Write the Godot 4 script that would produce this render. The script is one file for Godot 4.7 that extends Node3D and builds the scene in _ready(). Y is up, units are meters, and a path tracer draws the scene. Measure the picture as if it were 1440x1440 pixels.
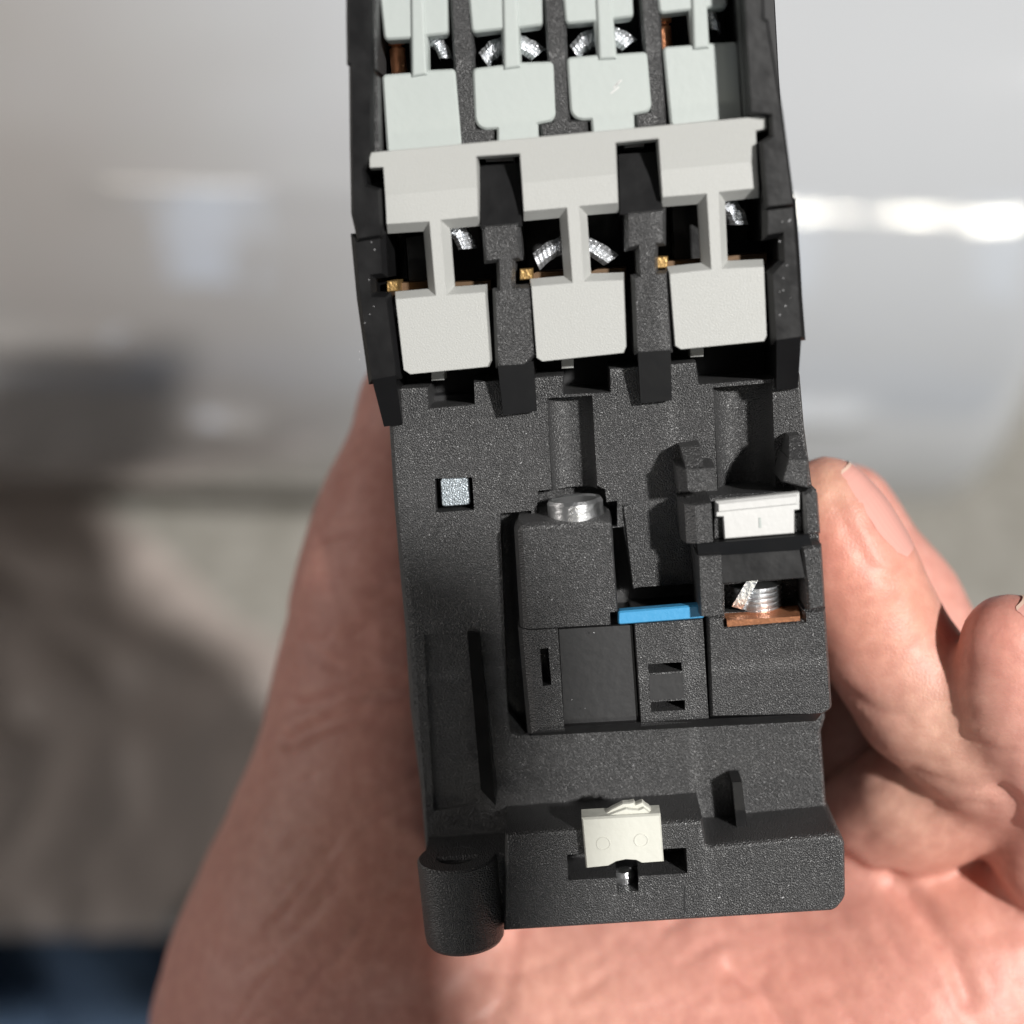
extends Node3D
# A black contactor held in a left hand over a table. Shapes are laid out in millimetres in the contactor's own frame:
# x across the device, y along it (towards its front), z out of the face that is seen.

const FPX := 2098.0        # focal length of the lens in photograph pixels
const DIST := 160.0        # lens to the device face, mm
var cam_t: Transform3D
var dev_basis: Basis
var dev_t: Transform3D
var eye: Vector3           # lens in the device's frame, mm
var M := {}
var noise := FastNoiseLite.new()


func _ready() -> void:
	# ---- camera
	cam_t = Transform3D(Basis(Vector3.RIGHT, deg_to_rad(-50.0)), Vector3(0, 0.45, 0))
	dev_basis = Basis(Vector3.BACK, deg_to_rad(4.7)) * Basis(Vector3.UP, deg_to_rad(-3.0)) * Basis(Vector3.RIGHT, deg_to_rad(10.0))
	dev_t = cam_t * Transform3D(dev_basis, Vector3(0, 0, -DIST * 0.001))
	eye = dev_basis.transposed() * Vector3(0, 0, DIST)
	var cam := Camera3D.new()
	cam.name = "camera"
	cam.near = 0.01
	cam.far = 50.0
	add_child(cam)
	cam.transform = cam_t
	var at := CameraAttributesPhysical.new()
	at.frustum_focal_length = 34.95
	at.frustum_focus_distance = 0.158
	at.exposure_aperture = 6.0
	cam.attributes = at
	cam.fov = rad_to_deg(2.0 * atan(720.0 / FPX))
	cam.current = true
	# ---- light
	var env := Environment.new()
	env.background_mode = Environment.BG_COLOR
	env.background_color = Color(0.05, 0.05, 0.051).linear_to_srgb()
	env.tonemap_mode = Environment.TONE_MAPPER_LINEAR
	env.tonemap_exposure = 1.06
	env.sdfgi_enabled = true
	env.ssao_enabled = true
	env.ssil_enabled = true
	var we := WorldEnvironment.new()
	we.name = "environment"
	we.environment = env
	add_child(we)
	var key := SpotLight3D.new()
	key.name = "key_lamp"
	key.light_energy = 7.6
	key.light_color = Color(1.0, 0.99, 0.975)
	key.light_size = 0.06
	key.spot_angle = 30.0
	key.spot_range = 6.0
	key.spot_attenuation = 2.0
	key.shadow_enabled = true
	add_child(key)
	var towards := (dev_t.basis * Vector3(0.5, 0.22, 0.85)).normalized()
	key.look_at_from_position(dev_t.origin + towards * 2.2, dev_t.origin)
	# lamps and window strips of the room behind the photographer, seen as reflections in the film on the roll
	for l in [[0.36, 1.02, 0.13, 0.16, 0.22], [0.55, 0.99, 0.05, 0.08, 0.05], [0.70, 0.97, 0.06, 0.13, 0.1], [0.87, 0.89, 0.11, 0.17, 0.22]]:
		area_lamp("room_lamp", Vector3(l[0], l[1], 2.5), Vector3(0.1, 0.19, -0.33), Vector2(l[2], l[3]), l[4], Color(1.0, 0.97, 0.9))
	for l in [[-1.12, 1.3, 0.09], [-0.97, 1.27, 0.1], [-0.83, 1.24, 0.1]]:
		area_lamp("room_lamp", Vector3(l[0], l[1], 2.5), Vector3(-0.1, 0.19, -0.33), Vector2(l[2], 0.07), 0.06, Color(1.0, 0.96, 0.9))
	area_lamp("window_strip", Vector3(-0.86, 0.45, 2.6), Vector3(-0.1, 0.19, -0.33), Vector2(0.17, 1.6), 0.12, Color(0.76, 0.87, 1.0))
	area_lamp("window_strip", Vector3(0.38, 0.45, 2.6), Vector3(0.1, 0.19, -0.33), Vector2(0.2, 1.6), 0.07, Color(0.76, 0.87, 1.0))
	area_lamp("window_strip", Vector3(1.02, 0.45, 2.6), Vector3(0.1, 0.19, -0.33), Vector2(0.3, 1.6), 0.1, Color(0.76, 0.87, 1.0))
	# added fill light from the left, unseen, to lift the hand and roll
	area_lamp("left_fill", Vector3(-1.7, 0.78, -0.02), Vector3(0.0, 0.25, -0.2), Vector2(1.3, 1.2), 0.85, Color(1.0, 0.975, 0.95))

	materials()
	table()
	build_contactor()
	build_hand()
	build_background()
	build_phone()


func area_lamp(called: String, where: Vector3, aim: Vector3, size: Vector2, energy: float, c: Color) -> void:
	var l := AreaLight3D.new()
	l.name = called
	l.area_size = size
	l.light_energy = energy
	l.light_color = c
	l.area_range = 6.0
	l.area_attenuation = 2.0
	l.shadow_enabled = true
	add_child(l, true)
	l.look_at_from_position(where, aim, Vector3.FORWARD if absf((aim - where).normalized().y) > 0.95 else Vector3.UP)


# ---------------------------------------------------------------- materials
func noise_tex(freq: float, octaves: int, as_normal: bool, strength: float, sd: int, ramp: Gradient = null, side := 512, kind := FastNoiseLite.TYPE_SIMPLEX_SMOOTH) -> NoiseTexture2D:
	var n := FastNoiseLite.new()
	n.seed = sd
	n.noise_type = kind
	n.frequency = freq
	n.fractal_octaves = octaves
	var t := NoiseTexture2D.new()
	t.width = side
	t.height = side
	t.seamless = true
	t.noise = n
	t.as_normal_map = as_normal
	t.bump_strength = strength
	if ramp:
		t.color_ramp = ramp
	return t


func skin_lines() -> NoiseTexture2D:
	var t := noise_tex(0.05, 2, true, 5.0, 21, null, 1024, FastNoiseLite.TYPE_CELLULAR)
	var n: FastNoiseLite = t.noise
	n.cellular_return_type = FastNoiseLite.RETURN_DISTANCE2_SUB
	n.domain_warp_enabled = true
	n.domain_warp_amplitude = 18.0
	n.domain_warp_frequency = 0.02
	return t


func grad(cols: Array, offs: Array) -> Gradient:
	var g := Gradient.new()
	g.colors = PackedColorArray(cols)
	g.offsets = PackedFloat32Array(offs)
	return g


func mat(called: String, c: Color, rough: float, metal := 0.0, spec := 0.5) -> StandardMaterial3D:
	var m := StandardMaterial3D.new()
	m.resource_name = called
	m.albedo_color = c.linear_to_srgb()
	m.roughness = rough
	m.metallic = metal
	m.metallic_specular = spec
	M[called] = m
	return m


func grain(m: StandardMaterial3D, t: Texture2D, per_mm: float, strength: float) -> void:
	m.uv1_triplanar = true
	m.uv1_scale = Vector3.ONE * per_mm * 1000.0
	m.normal_enabled = true
	m.normal_texture = t
	m.normal_scale = strength


func materials() -> void:
	var fine := noise_tex(0.14, 2, true, 5.0, 3, null, 1024)
	var soft := noise_tex(0.03, 3, true, 6.0, 5)
	var wear := noise_tex(0.012, 4, false, 1.0, 9, grad([Color(0.78, 0.78, 0.78), Color(1, 1, 1)], [0.2, 0.75]))
	var m := mat("black_grained", Color(0.04, 0.04, 0.041), 0.45, 0.0, 0.75)
	m.roughness_texture = wear
	grain(m, fine, 1.0 / 32.0, 1.35)
	m = mat("black_smooth", Color(0.007, 0.007, 0.0075), 0.4, 0.0, 0.42)
	grain(m, soft, 1.0 / 25.0, 0.04)
	m.roughness_texture = wear
	m = mat("black_satin", Color(0.022, 0.022, 0.023), 0.52, 0.0, 0.5)
	grain(m, soft, 1.0 / 25.0, 0.1)
	mat("black_deep", Color(0.008, 0.008, 0.009), 0.6)
	m = mat("grey_cover", Color(0.405, 0.41, 0.395), 0.45)
	grain(m, fine, 1.0 / 27.0, 0.22)
	m = mat("grey_cap", Color(0.40, 0.435, 0.42), 0.5)
	grain(m, soft, 1.0 / 22.0, 0.05)
	m = mat("white_plastic", Color(0.58, 0.58, 0.57), 0.4)
	grain(m, soft, 1.0 / 20.0, 0.12)
	m = mat("cream_plastic", Color(0.60, 0.60, 0.54), 0.4)
	grain(m, soft, 1.0 / 20.0, 0.12)
	mat("grey_disc", Color(0.16, 0.155, 0.15), 0.3)
	m = mat("blue_plastic", Color(0.055, 0.29, 0.54), 0.42)
	grain(m, soft, 1.0 / 14.0, 0.2)
	m = mat("steel", Color(0.80, 0.81, 0.82), 0.31, 1.0)
	grain(m, soft, 1.0 / 10.0, 0.3)
	m = mat("steel_rough", Color(0.42, 0.47, 0.51), 0.42, 1.0)
	grain(m, fine, 1.0 / 32.0, 0.3)
	m = mat("steel_serrated", Color(0.85, 0.87, 0.90), 0.34, 0.85)
	grain(m, fine, 1.0 / 50.0, 0.8)
	m = mat("copper", Color(0.66, 0.29, 0.15), 0.42, 0.75)
	grain(m, soft, 1.0 / 10.0, 0.5)
	m = mat("brass", Color(0.36, 0.23, 0.09), 0.45, 0.8)
	grain(m, soft, 1.0 / 10.0, 0.5)
	m = mat("bronze_dark", Color(0.13, 0.08, 0.045), 0.5, 0.6)
	mat("lint", Color(0.42, 0.42, 0.43), 0.7)
	# skin
	m = mat("skin", Color(1, 1, 1), 0.46, 0.0, 0.42)
	m.vertex_color_use_as_albedo = true
	m.uv1_triplanar = true
	m.uv1_scale = Vector3.ONE * 40.0
	m.normal_enabled = true
	m.normal_texture = skin_lines()
	m.normal_scale = 0.35
	m.albedo_texture = noise_tex(0.02, 4, false, 1.0, 22, grad([Color(0.93, 0.89, 0.88), Color(1, 0.99, 0.98)], [0.25, 0.75]))
	m.subsurf_scatter_enabled = true
	m.subsurf_scatter_strength = 0.12
	m = mat("nail", Color(0.66, 0.335, 0.285), 0.28, 0.0, 0.5)
	m = mat("nail_edge", Color(0.74, 0.52, 0.42), 0.35, 0.0, 0.5)
	# background
	m = mat("table_white", Color(0.34, 0.325, 0.295), 0.5)
	m.uv1_triplanar = true
	m.uv1_scale = Vector3.ONE * 6.0
	m.albedo_texture = noise_tex(0.02, 3, false, 1.0, 31, grad([Color(0.9, 0.9, 0.89), Color(1, 1, 1)], [0.3, 0.7]))
	m = mat("wrap_film", Color(1, 1, 1), 0.05, 0.0, 0.7)
	m.clearcoat_enabled = true
	m.clearcoat = 1.0
	m.clearcoat_roughness = 0.05
	m.vertex_color_use_as_albedo = true
	m.uv1_triplanar = true
	m.uv1_scale = Vector3(3, 3, 3)
	m.normal_enabled = true
	m.normal_texture = noise_tex(0.012, 3, true, 3.0, 33)
	m.normal_scale = 0.16
	m = mat("clear_film", Color(0.50, 0.43, 0.395), 0.36, 0.0, 0.7)
	m.transparency = BaseMaterial3D.TRANSPARENCY_ALPHA
	m.albedo_color.a = 0.78
	m = mat("denim", Color(0.13, 0.20, 0.31), 0.9)
	m.uv1_triplanar = true
	m.uv1_scale = Vector3.ONE * 20.0
	m.albedo_texture = noise_tex(0.05, 4, false, 1.0, 41, grad([Color(0.45, 0.5, 0.55), Color(1, 1, 1)], [0.3, 0.7]))
	mat("floor_grey", Color(0.22, 0.215, 0.21), 0.6)
	m = mat("phone_glass", Color(0.01, 0.01, 0.012), 0.2)


# ---------------------------------------------------------------- helpers
func P(px: float, py: float, z: float) -> Vector3:
	# the point of the device's plane at height z (mm) that was measured at that place of the photograph
	var d := dev_basis.transposed() * Vector3((px - 720.0) / FPX, -(py - 720.0) / FPX, -1.0)
	return eye + d * ((z - eye.z) / d.z)


func mb() -> SurfaceTool:
	var st := SurfaceTool.new()
	st.begin(Mesh.PRIMITIVE_TRIANGLES)
	return st


func face(st: SurfaceTool, v: Array) -> void:
	# a convex face, counter-clockwise seen from outside, in mm
	var n := Vector3.ZERO
	for i in range(1, v.size() - 1):
		n += (v[i] - v[0]).cross(v[i + 1] - v[0])
	if n.length() < 1e-9:
		return
	n = n.normalized()
	for i in range(1, v.size() - 1):
		for k in [0, i + 1, i]:
			st.set_normal(n)
			st.add_vertex(v[k] * 0.001)


func tri_n(st: SurfaceTool, a: Vector3, b: Vector3, c: Vector3, na: Vector3, nb: Vector3, nc: Vector3) -> void:
	st.set_normal(na); st.add_vertex(a * 0.001)
	st.set_normal(nc); st.add_vertex(c * 0.001)
	st.set_normal(nb); st.add_vertex(b * 0.001)


func commit(called: String, st: SurfaceTool, m: String, parent: Node) -> MeshInstance3D:
	var o := MeshInstance3D.new()
	o.name = called
	o.mesh = st.commit()
	o.mesh.surface_set_material(0, M[m])
	parent.add_child(o, true)
	return o


func tag(o: Node, label: String, category := "", group := "", kind := "") -> void:
	if label: o.set_meta("label", label)
	if category: o.set_meta("category", category)
	if group: o.set_meta("group", group)
	if kind: o.set_meta("kind", kind)


func outline(pts: Array, z: float) -> PackedVector2Array:
	var out := PackedVector2Array()
	for p in pts:
		var q := P(p[0], p[1], z)
		out.append(Vector2(q.x, q.y))
	return out


func area(p: PackedVector2Array) -> float:
	var a := 0.0
	for i in p.size():
		a += p[i].cross(p[(i + 1) % p.size()])
	return a * 0.5


func rounded(pts: Array, r: float, only: Array = []) -> Array:
	# fillets the corners of a pixel outline (r in pixels)
	var out := []
	var n := pts.size()
	for i in n:
		var p := Vector2(pts[i][0], pts[i][1])
		if only.size() and not i in only:
			out.append(pts[i])
			continue
		var a := Vector2(pts[(i + n - 1) % n][0], pts[(i + n - 1) % n][1])
		var b := Vector2(pts[(i + 1) % n][0], pts[(i + 1) % n][1])
		var k := minf(r, 0.45 * minf(p.distance_to(a), p.distance_to(b)))
		var s := p + (a - p).normalized() * k
		var e := p + (b - p).normalized() * k
		for j in 5:
			var t := j / 4.0
			var q := s.lerp(p, t).lerp(p.lerp(e, t), t)
			out.append([q.x, q.y])
	return out


func grown(p: PackedVector2Array, w: Array) -> PackedVector2Array:
	# a counter-clockwise outline with each edge moved outwards by its own width
	var out := PackedVector2Array()
	var n := p.size()
	for i in n:
		var a := p[(i + n - 1) % n]
		var b := p[i]
		var c := p[(i + 1) % n]
		var d0 := (b - a).normalized()
		var d1 := (c - b).normalized()
		var n0 := Vector2(d0.y, -d0.x)
		var n1 := Vector2(d1.y, -d1.x)
		var w0: float = w[(i + n - 1) % n]
		var w1: float = w[i]
		var cr := d0.cross(d1)
		if absf(cr) < 0.12:
			out.append(b + (n0 + n1).normalized() * (w0 + w1) * 0.5)
			continue
		var q0 := b + n0 * w0
		var q1 := b + n1 * w1
		var t := (q1 - q0).cross(d1) / cr
		out.append(q0 + d0 * t)
	return out


# A block whose front outline (photograph pixels, at height z1) is given. widths: how far its flanks flare outwards below the front edge
# (one number, or one per edge), over the depth deep, in steps; then straight back to z0. holes: [outline, floor height].
func block(st: SurfaceTool, pts: Array, z0: float, z1: float, widths = 0.15, deep := 0.25, steps := 1, holes: Array = [], zf = null, cuts: Array = []) -> void:
	var p := outline(pts, z1)
	var n := p.size()
	var w := []
	for i in n:
		w.append(widths[i] if widths is Array else widths)
	if area(p) < 0.0:
		p.reverse()
		var w2 := []
		for j in n:
			w2.append(w[posmod(n - 2 - j, n)])
		w = w2
	var h := func(v: Vector2) -> float: return zf.call(v) if zf != null else 0.0
	var rings := []
	for k in steps + 1:
		var t := k / float(steps) * PI / 2.0
		var share := 1.0 - k / float(steps) if steps == 1 else 1.0 - sin(t)
		var up := k / float(steps) if steps == 1 else 1.0 - cos(t)
		# steps > 1: a rounded shoulder, steep at the foot and flat at the front
		if steps > 1:
			share = 1.0 - (1.0 - cos(t))
			up = sin(t)
			share = cos(t)
		var wk := w.map(func(x): return x * share)
		var g := grown(p, wk)
		var ring := []
		for v in g:
			ring.append(Vector3(v.x, v.y, z1 - deep * (1.0 - up) + h.call(v)))
		rings.append(ring)
	var foot := []
	for v in rings[0]:
		foot.append(Vector3(v.x, v.y, z0))
	rings.push_front(foot)
	for k in rings.size() - 1:
		for i in n:
			var j := (i + 1) % n
			face(st, [rings[k][i], rings[k][j], rings[k + 1][j], rings[k + 1][i]])
	var pieces := [p]
	if cuts.size():
		pieces = []
		for c in cuts:
			pieces += Array(Geometry2D.intersect_polygons(p, c))
	for hole in holes:
		var q := outline(hole[0], z1)
		if area(q) < 0.0:
			q.reverse()
		var mid := Vector2.ZERO
		for v in q:
			mid += v / q.size()
		var next := []
		for piece in pieces:
			for half in [[-500.0, mid.y], [mid.y, 500.0]]:
				var box := PackedVector2Array([Vector2(-500, half[0]), Vector2(500, half[0]), Vector2(500, half[1]), Vector2(-500, half[1])])
				for part in Geometry2D.intersect_polygons(piece, box):
					next += Array(Geometry2D.clip_polygons(part, q))
		pieces = next
		var m := q.size()
		for i in m:
			var a := q[i]
			var b := q[(i + 1) % m]
			face(st, [Vector3(b.x, b.y, hole[1]), Vector3(a.x, a.y, hole[1]), Vector3(a.x, a.y, z1), Vector3(b.x, b.y, z1)])
		flat(st, q, hole[1])
	for piece in pieces:
		flat(st, piece, z1, h)
	var back := PackedVector2Array()
	for v in foot:
		back.append(Vector2(v.x, v.y))
	flat(st, back, z0, null, true)


func flat(st: SurfaceTool, q: PackedVector2Array, z: float, h = null, back := false) -> void:
	var t := Geometry2D.triangulate_polygon(q)
	for i in range(0, t.size(), 3):
		var v := []
		for k in 3:
			var a := q[t[i + k]]
			v.append(Vector3(a.x, a.y, z + (h.call(a) if h != null else 0.0)))
		var up: bool = (v[1] - v[0]).cross(v[2] - v[0]).z > 0.0
		if up == back:
			v = [v[0], v[2], v[1]]
		face(st, v)


func slab(st: SurfaceTool, corners: Array, thick: float) -> void:
	# a plate with any four front corners [px, py, z], counter-clockwise or not, of a given thickness towards -z
	var f := []
	for c in corners:
		f.append(P(c[0], c[1], c[2]))
	if (f[1] - f[0]).cross(f[2] - f[0]).z < 0.0:
		f.reverse()
	var n := f.size()
	var b := []
	for v in f:
		b.append(v - Vector3(0, 0, thick))
	face(st, f)
	for i in n:
		var j := (i + 1) % n
		face(st, [b[i], b[j], f[j], f[i]])
	b.reverse()
	face(st, b)


func lathe(st: SurfaceTool, base: Vector3, prof: Array, segs := 40, basis := Basis()) -> void:
	# profile of [radius, height] pairs round the y axis of basis, from the bottom up (outside on the right)
	for i in segs:
		var a0 := TAU * i / segs
		var a1 := TAU * (i + 1) / segs
		for k in prof.size() - 1:
			var r0: float = prof[k][0]
			var r1: float = prof[k + 1][0]
			var y0: float = prof[k][1]
			var y1: float = prof[k + 1][1]
			var nr := Vector2(y1 - y0, r0 - r1)
			if nr.length() < 1e-6:
				continue
			nr = nr.normalized()
			var at := func(r: float, y: float, a: float) -> Vector3: return base + basis * Vector3(r * sin(a), y, r * cos(a))
			var nn := func(a: float) -> Vector3: return basis * Vector3(nr.x * sin(a), nr.y, nr.x * cos(a))
			var A = at.call(r0, y0, a0)
			var B = at.call(r0, y0, a1)
			var C = at.call(r1, y1, a1)
			var D = at.call(r1, y1, a0)
			if r0 > 1e-6:
				tri_n(st, A, B, C, nn.call(a0), nn.call(a1), nn.call(a1))
			if r1 > 1e-6:
				tri_n(st, A, C, D, nn.call(a0), nn.call(a1), nn.call(a0))


func thing(called: String, label: String, category: String, t: Transform3D) -> Node3D:
	var o := Node3D.new()
	o.name = called
	add_child(o, true)
	o.transform = t
	tag(o, label, category)
	return o


func part(parent: Node, called: String, m: String, pts: Array, z0: float, z1: float, widths = 0.15, deep := 0.25, steps := 1, holes: Array = []) -> MeshInstance3D:
	var st := mb()
	block(st, pts, z0, z1, widths, deep, steps, holes)
	return commit(called, st, m, parent)


func groove(st: SurfaceTool, tl: Array, tr: Array, bl: Array, br: Array, deep: float) -> void:
	# a hollow channel between two straight edges, given by its four corners on the face z = 0
	var a := P(tl[0], tl[1], 0); var b := P(tr[0], tr[1], 0); var c := P(bl[0], bl[1], 0); var d := P(br[0], br[1], 0)
	var n := 20
	for i in n:
		var v := []
		var nn := []
		for t in [i / float(n), (i + 1) / float(n)]:
			var ang := lerpf(-PI / 2, PI / 2, t)
			var s := 0.5 + 0.5 * sin(ang)
			var dz := -deep * cos(ang)
			v.append([a.lerp(b, s) + Vector3(0, 0, dz), c.lerp(d, s) + Vector3(0, 0, dz)])
			nn.append(Vector3(-sin(ang) * deep, 0, cos(ang) * a.distance_to(b) * 0.5).normalized())
		tri_n(st, v[0][1], v[1][1], v[1][0], nn[0], nn[1], nn[1])
		tri_n(st, v[0][1], v[1][0], v[0][0], nn[0], nn[1], nn[0])


# ---------------------------------------------------------------- the contactor
func build_contactor() -> void:
	var dev := thing("contactor", "black and grey three-pole electrical contactor lying in the open hand", "contactor", dev_t)
	var st := mb()
	# body behind the faces
	block(st, [[505, -120], [1080, -150], [1118, 560], [560, 610]], -34, -9)
	block(st, [[553, 560], [1118, 530], [1150, 1010], [1158, 1240], [610, 1280], [585, 880]], -34, -6.5)
	commit("housing", st, "black_deep", dev)
	# inside partition behind the coil terminals and their windows
	covers(dev)
	upper_walls(dev)
	face_wall(dev)
	middle_block(dev)
	tag_holder(dev)
	foot_ledge(dev)
	dust(dev)


func dust(dev: Node3D) -> void:
	# specks of lint and plastic dust on the black faces
	var rng := RandomNumberGenerator.new()
	rng.seed = 4
	var st := mb()
	for a in [[560, 590, 760, 660, 0.0, 9], [850, 560, 985, 620, 0.0, 7], [570, 730, 690, 880, 0.0, 9], [760, 1030, 1140, 1110, 0.0, 10], [750, 760, 850, 1010, 5.0, 16], [1010, 890, 1150, 990, 5.2, 8], [820, 1240, 1160, 1270, 8.0, 8], [505, 340, 530, 520, 3.9, 8], [1095, 300, 1112, 470, 4.4, 10]]:
		for i in a[5]:
			var p := P(rng.randf_range(a[0], a[2]), rng.randf_range(a[1], a[3]), a[4] + 0.03)
			var l := rng.randf_range(0.035, 0.08) * (2.2 if rng.randf() < 0.15 else 1.0)
			var b := Basis(Vector3.BACK, rng.randf() * TAU)
			var w := rng.randf_range(0.025, 0.055)
			var q := [p + b * Vector3(-l, -w, 0), p + b * Vector3(l, -w, 0), p + b * Vector3(l * 0.7, w, 0.05), p + b * Vector3(-l * 0.8, w, 0.03)]
			face(st, q)
			for k in 4:
				face(st, [q[k] - Vector3(0, 0, 0.1), q[(k + 1) % 4] - Vector3(0, 0, 0.1), q[(k + 1) % 4], q[k]])
	tag(commit("dust", st, "lint", dev), "", "", "", "stuff")


func covers(dev: Node3D) -> void:
	var W := 0.95
	var S := 0.14
	var pts := []
	var w := []
	# [x, y, flare of the edge that starts here]
	for e in [
		[521, 215.5, S], [1075, 164, S], [1077, 181, S], [1062, 184, S], [1064.5, 227, S], [1067, 264, W], [1010, 270, 0.8], [1014.7, 378, 0.75], [1074, 375.4, S],
		[1078, 472, S], [1074.5, 479.5, S], [958, 491, S], [950, 486, S], [942, 385.5, 0.75], [1000.5, 379, 0.85], [994, 272, W], [932, 277, S], [929.5, 239.3, S], [926, 195, S], [865, 201, S], [867, 245.1, S],
		[868.6, 285, W], [814, 289.6, 0.8], [821, 396, 0.75], [876.5, 394, S], [880, 488, S], [876.5, 496, S], [763, 508, S], [755, 503, S], [747.5, 403, 0.75], [805.4, 398, 0.85], [797.5, 291.5, W],
		[737, 297, S], [734.5, 257.4, S], [731.7, 216, S], [670, 220, S], [671.2, 263.3, S], [672, 304, W], [619, 309, 0.8], [627.5, 415, 0.75], [682, 411, S], [689, 508, S], [685.5, 515.5, S], [577, 526, S], [568, 520, S],
		[556.5, 421, 0.75], [613, 416, 0.85], [604, 311, W], [544, 315, S], [542, 275.2, S], [540, 235, S], [521, 236, S]]:
		pts.append([e[0], e[1]])
		w.append(e[2])
	var z := 3.6
	var l0 := P(545, 275, z)
	var l1 := P(1062, 227, z)
	var along := Vector2(l1.x - l0.x, l1.y - l0.y).normalized()
	var nrm := Vector2(-along.y, along.x)
	var o2 := Vector2(l0.x, l0.y)
	var bend := func(v: Vector2) -> float: return 0.16 * maxf(0.0, (v - o2).dot(nrm))
	var up := PackedVector2Array([o2 - along * 200, o2 + along * 200, o2 + along * 200 + nrm * 200, o2 - along * 200 + nrm * 200])
	var down := PackedVector2Array([o2 - along * 200, o2 - along * 200 - nrm * 200, o2 + along * 200 - nrm * 200, o2 + along * 200])
	var st := mb()
	block(st, pts, 0.9, z, w, 1.5, 1, [], bend, [up, down])
	var cover := commit("terminal_cover", st, "grey_cover", dev)
	tag(cover, "light grey comb-shaped cover over the three main terminals")
	# the small hook-like posts under the caps
	for c in [[607, 522, 624, 534], [790, 505, 806, 517], [971, 489, 989, 501]]:
		part(dev, "cover_pin", "grey_cover", [[c[0], c[1]], [c[2], c[1] - 1], [c[2], c[3]], [c[0], c[3] + 1]], -5, -2.0, 0.05, 0.1)
	# the four coil and auxiliary terminal covers
	var cols := [
		[[531, -60], [624, -68], [626, 45], [597, 48], [598, 102], [637, 100], [646, 203], [547, 213], [540, 108], [581, 105], [579, 51], [543, 53]],
		[[657, -60], [757, -68], [759, 33], [727, 37], [729, 91], [775, 89.6], [778, 162], [774, 168], [753, 172], [754, 200], [702, 205], [702, 178], [682, 179.5], [674, 175], [670.5, 167], [667.5, 99], [711, 94], [708, 38], [666, 43]],
		[[790, -60], [883, -68], [887, 21], [859, 24.5], [864, 79], [907, 76], [913, 149], [909, 155], [888, 159], [889, 185], [836, 190], [834, 165], [818, 166], [810, 163], [805, 156], [800, 84], [844, 80], [838, 27], [798, 30.5]],
		[[922, -60], [1015, -68], [1020, 6], [991, 8.5], [994.5, 64], [1036, 62], [1045, 164], [946, 175], [935.5, 69], [977.5, 66], [972, 11], [930, 16]]]
	var says := ["pale grey cap, leftmost of the four at the front, beside a copper post", "pale grey cap with a narrow tongue, second from the left", "pale grey cap with a narrow tongue and scratches, third from the left", "pale grey cap at the right wall, partly shaded"]
	for i in 4:
		var cap := part(dev, "coil_terminal_cap", "grey_cap", rounded(cols[i], 4.0), -2.2, 0.6, 0.3, 0.7, 2)
		tag(cap, says[i])
	# the raised ribs between the halves of each cap
	for q in [[[580, -60], [590, -60], [597, 102], [582, 104.5]], [[709, -60], [721, -60], [728.5, 91.5], [712, 94]], [[839, -60], [853, -60], [863.5, 79.5], [845.5, 80.5]], [[974, -60], [988, -60], [994, 64.5], [978.5, 66]]]:
		part(dev, "cap_rib", "grey_cap", q, -2, 0.95, 0.25, 0.4, 2)
	# scratches on the third cap
	for s in [[862, 123, 873, 112], [858, 131, 869, 122], [864, 121, 870, 114]]:
		part(cap_of(dev, 2), "scratch", "white_plastic", [[s[0], s[1]], [s[2], s[3]], [s[2] + 1.6, s[3] + 1.2], [s[0] + 1.6, s[1] + 1.2]], 0.55, 0.64, 0.02, 0.02)
	# metal seen in the windows
	for a in [[0.6, 12.0, [754, 368], [770, 354], [788, 345], [806, 342], [824, 345], [842, 353], [860, 366]], [0.6, 12.0, [626, 318], [640, 323], [650, 333], [657, 350]], [0.6, 12.0, [1010, 284], [1026, 290], [1036, 300], [1041, 316]],
		[-1.4, 12.0, [680, 84], [690, 70], [708, 62], [728, 60], [744, 66], [758, 76]], [-1.4, 12.0, [808, 74], [820, 58], [838, 50], [858, 48], [872, 52], [886, 62]], [-1.4, 9.0, [600, 50], [612, 56], [621, 66], [627, 82]], [-1.4, 8.0, [988, 10], [998, 18], [1004, 30], [1006, 42]]]:
		saddle(dev, a.slice(2), a[0], a[1])
	for c in [[551, 58, 574, 106], [925, 28, 946, 74]]:
		var st2 := mb()
		var b := P((c[0] + c[2]) * 0.5, c[3] + 4, -4.6)
		var hh: float = (c[3] - c[1]) * 0.0762 * 1.05
		lathe(st2, b, [[0.0, 0.0], [0.85, 0.0], [0.85, hh * 0.78], [0.6, hh * 0.8], [0.6, hh * 0.86], [0.9, hh * 0.88], [0.9, hh], [0.0, hh]], 20)
		commit("copper_post", st2, "copper", dev)
	for c in [[545, 396, 558, 409], [732, 379, 748, 392], [922, 362, 938, 376]]:
		part(dev, "brass_contact", "brass", [[c[0], c[1] + 0.5], [c[2], c[1] - 0.5], [c[2], c[3] - 0.5], [c[0], c[3] + 0.5]], -6, 1.8, 0.1, 0.15)
	for c in [[556, 397, 606, 407], [636, 396, 690, 404], [745, 382, 802, 392], [830, 378, 880, 390], [936, 366, 990, 376], [1022, 358, 1078, 368]]:
		part(dev, "contact_rail", "bronze_dark", [[c[0], c[1] + 1.5], [c[2], c[1] - 1.5], [c[2], c[3] + 4], [c[0], c[3] + 7]], -8, -2.2, 0.1, 0.3)
	for c in [[571, 332, 602, 404], [945, 288, 990, 372]]:
		part(dev, "blanking_plate", "black_smooth", [[c[0], c[1] + 2], [c[2], c[1] - 2], [c[2] + 5, c[3] - 3], [c[0] + 5, c[3] + 2]], -9, -4.5, 0.2, 0.3)
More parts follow.
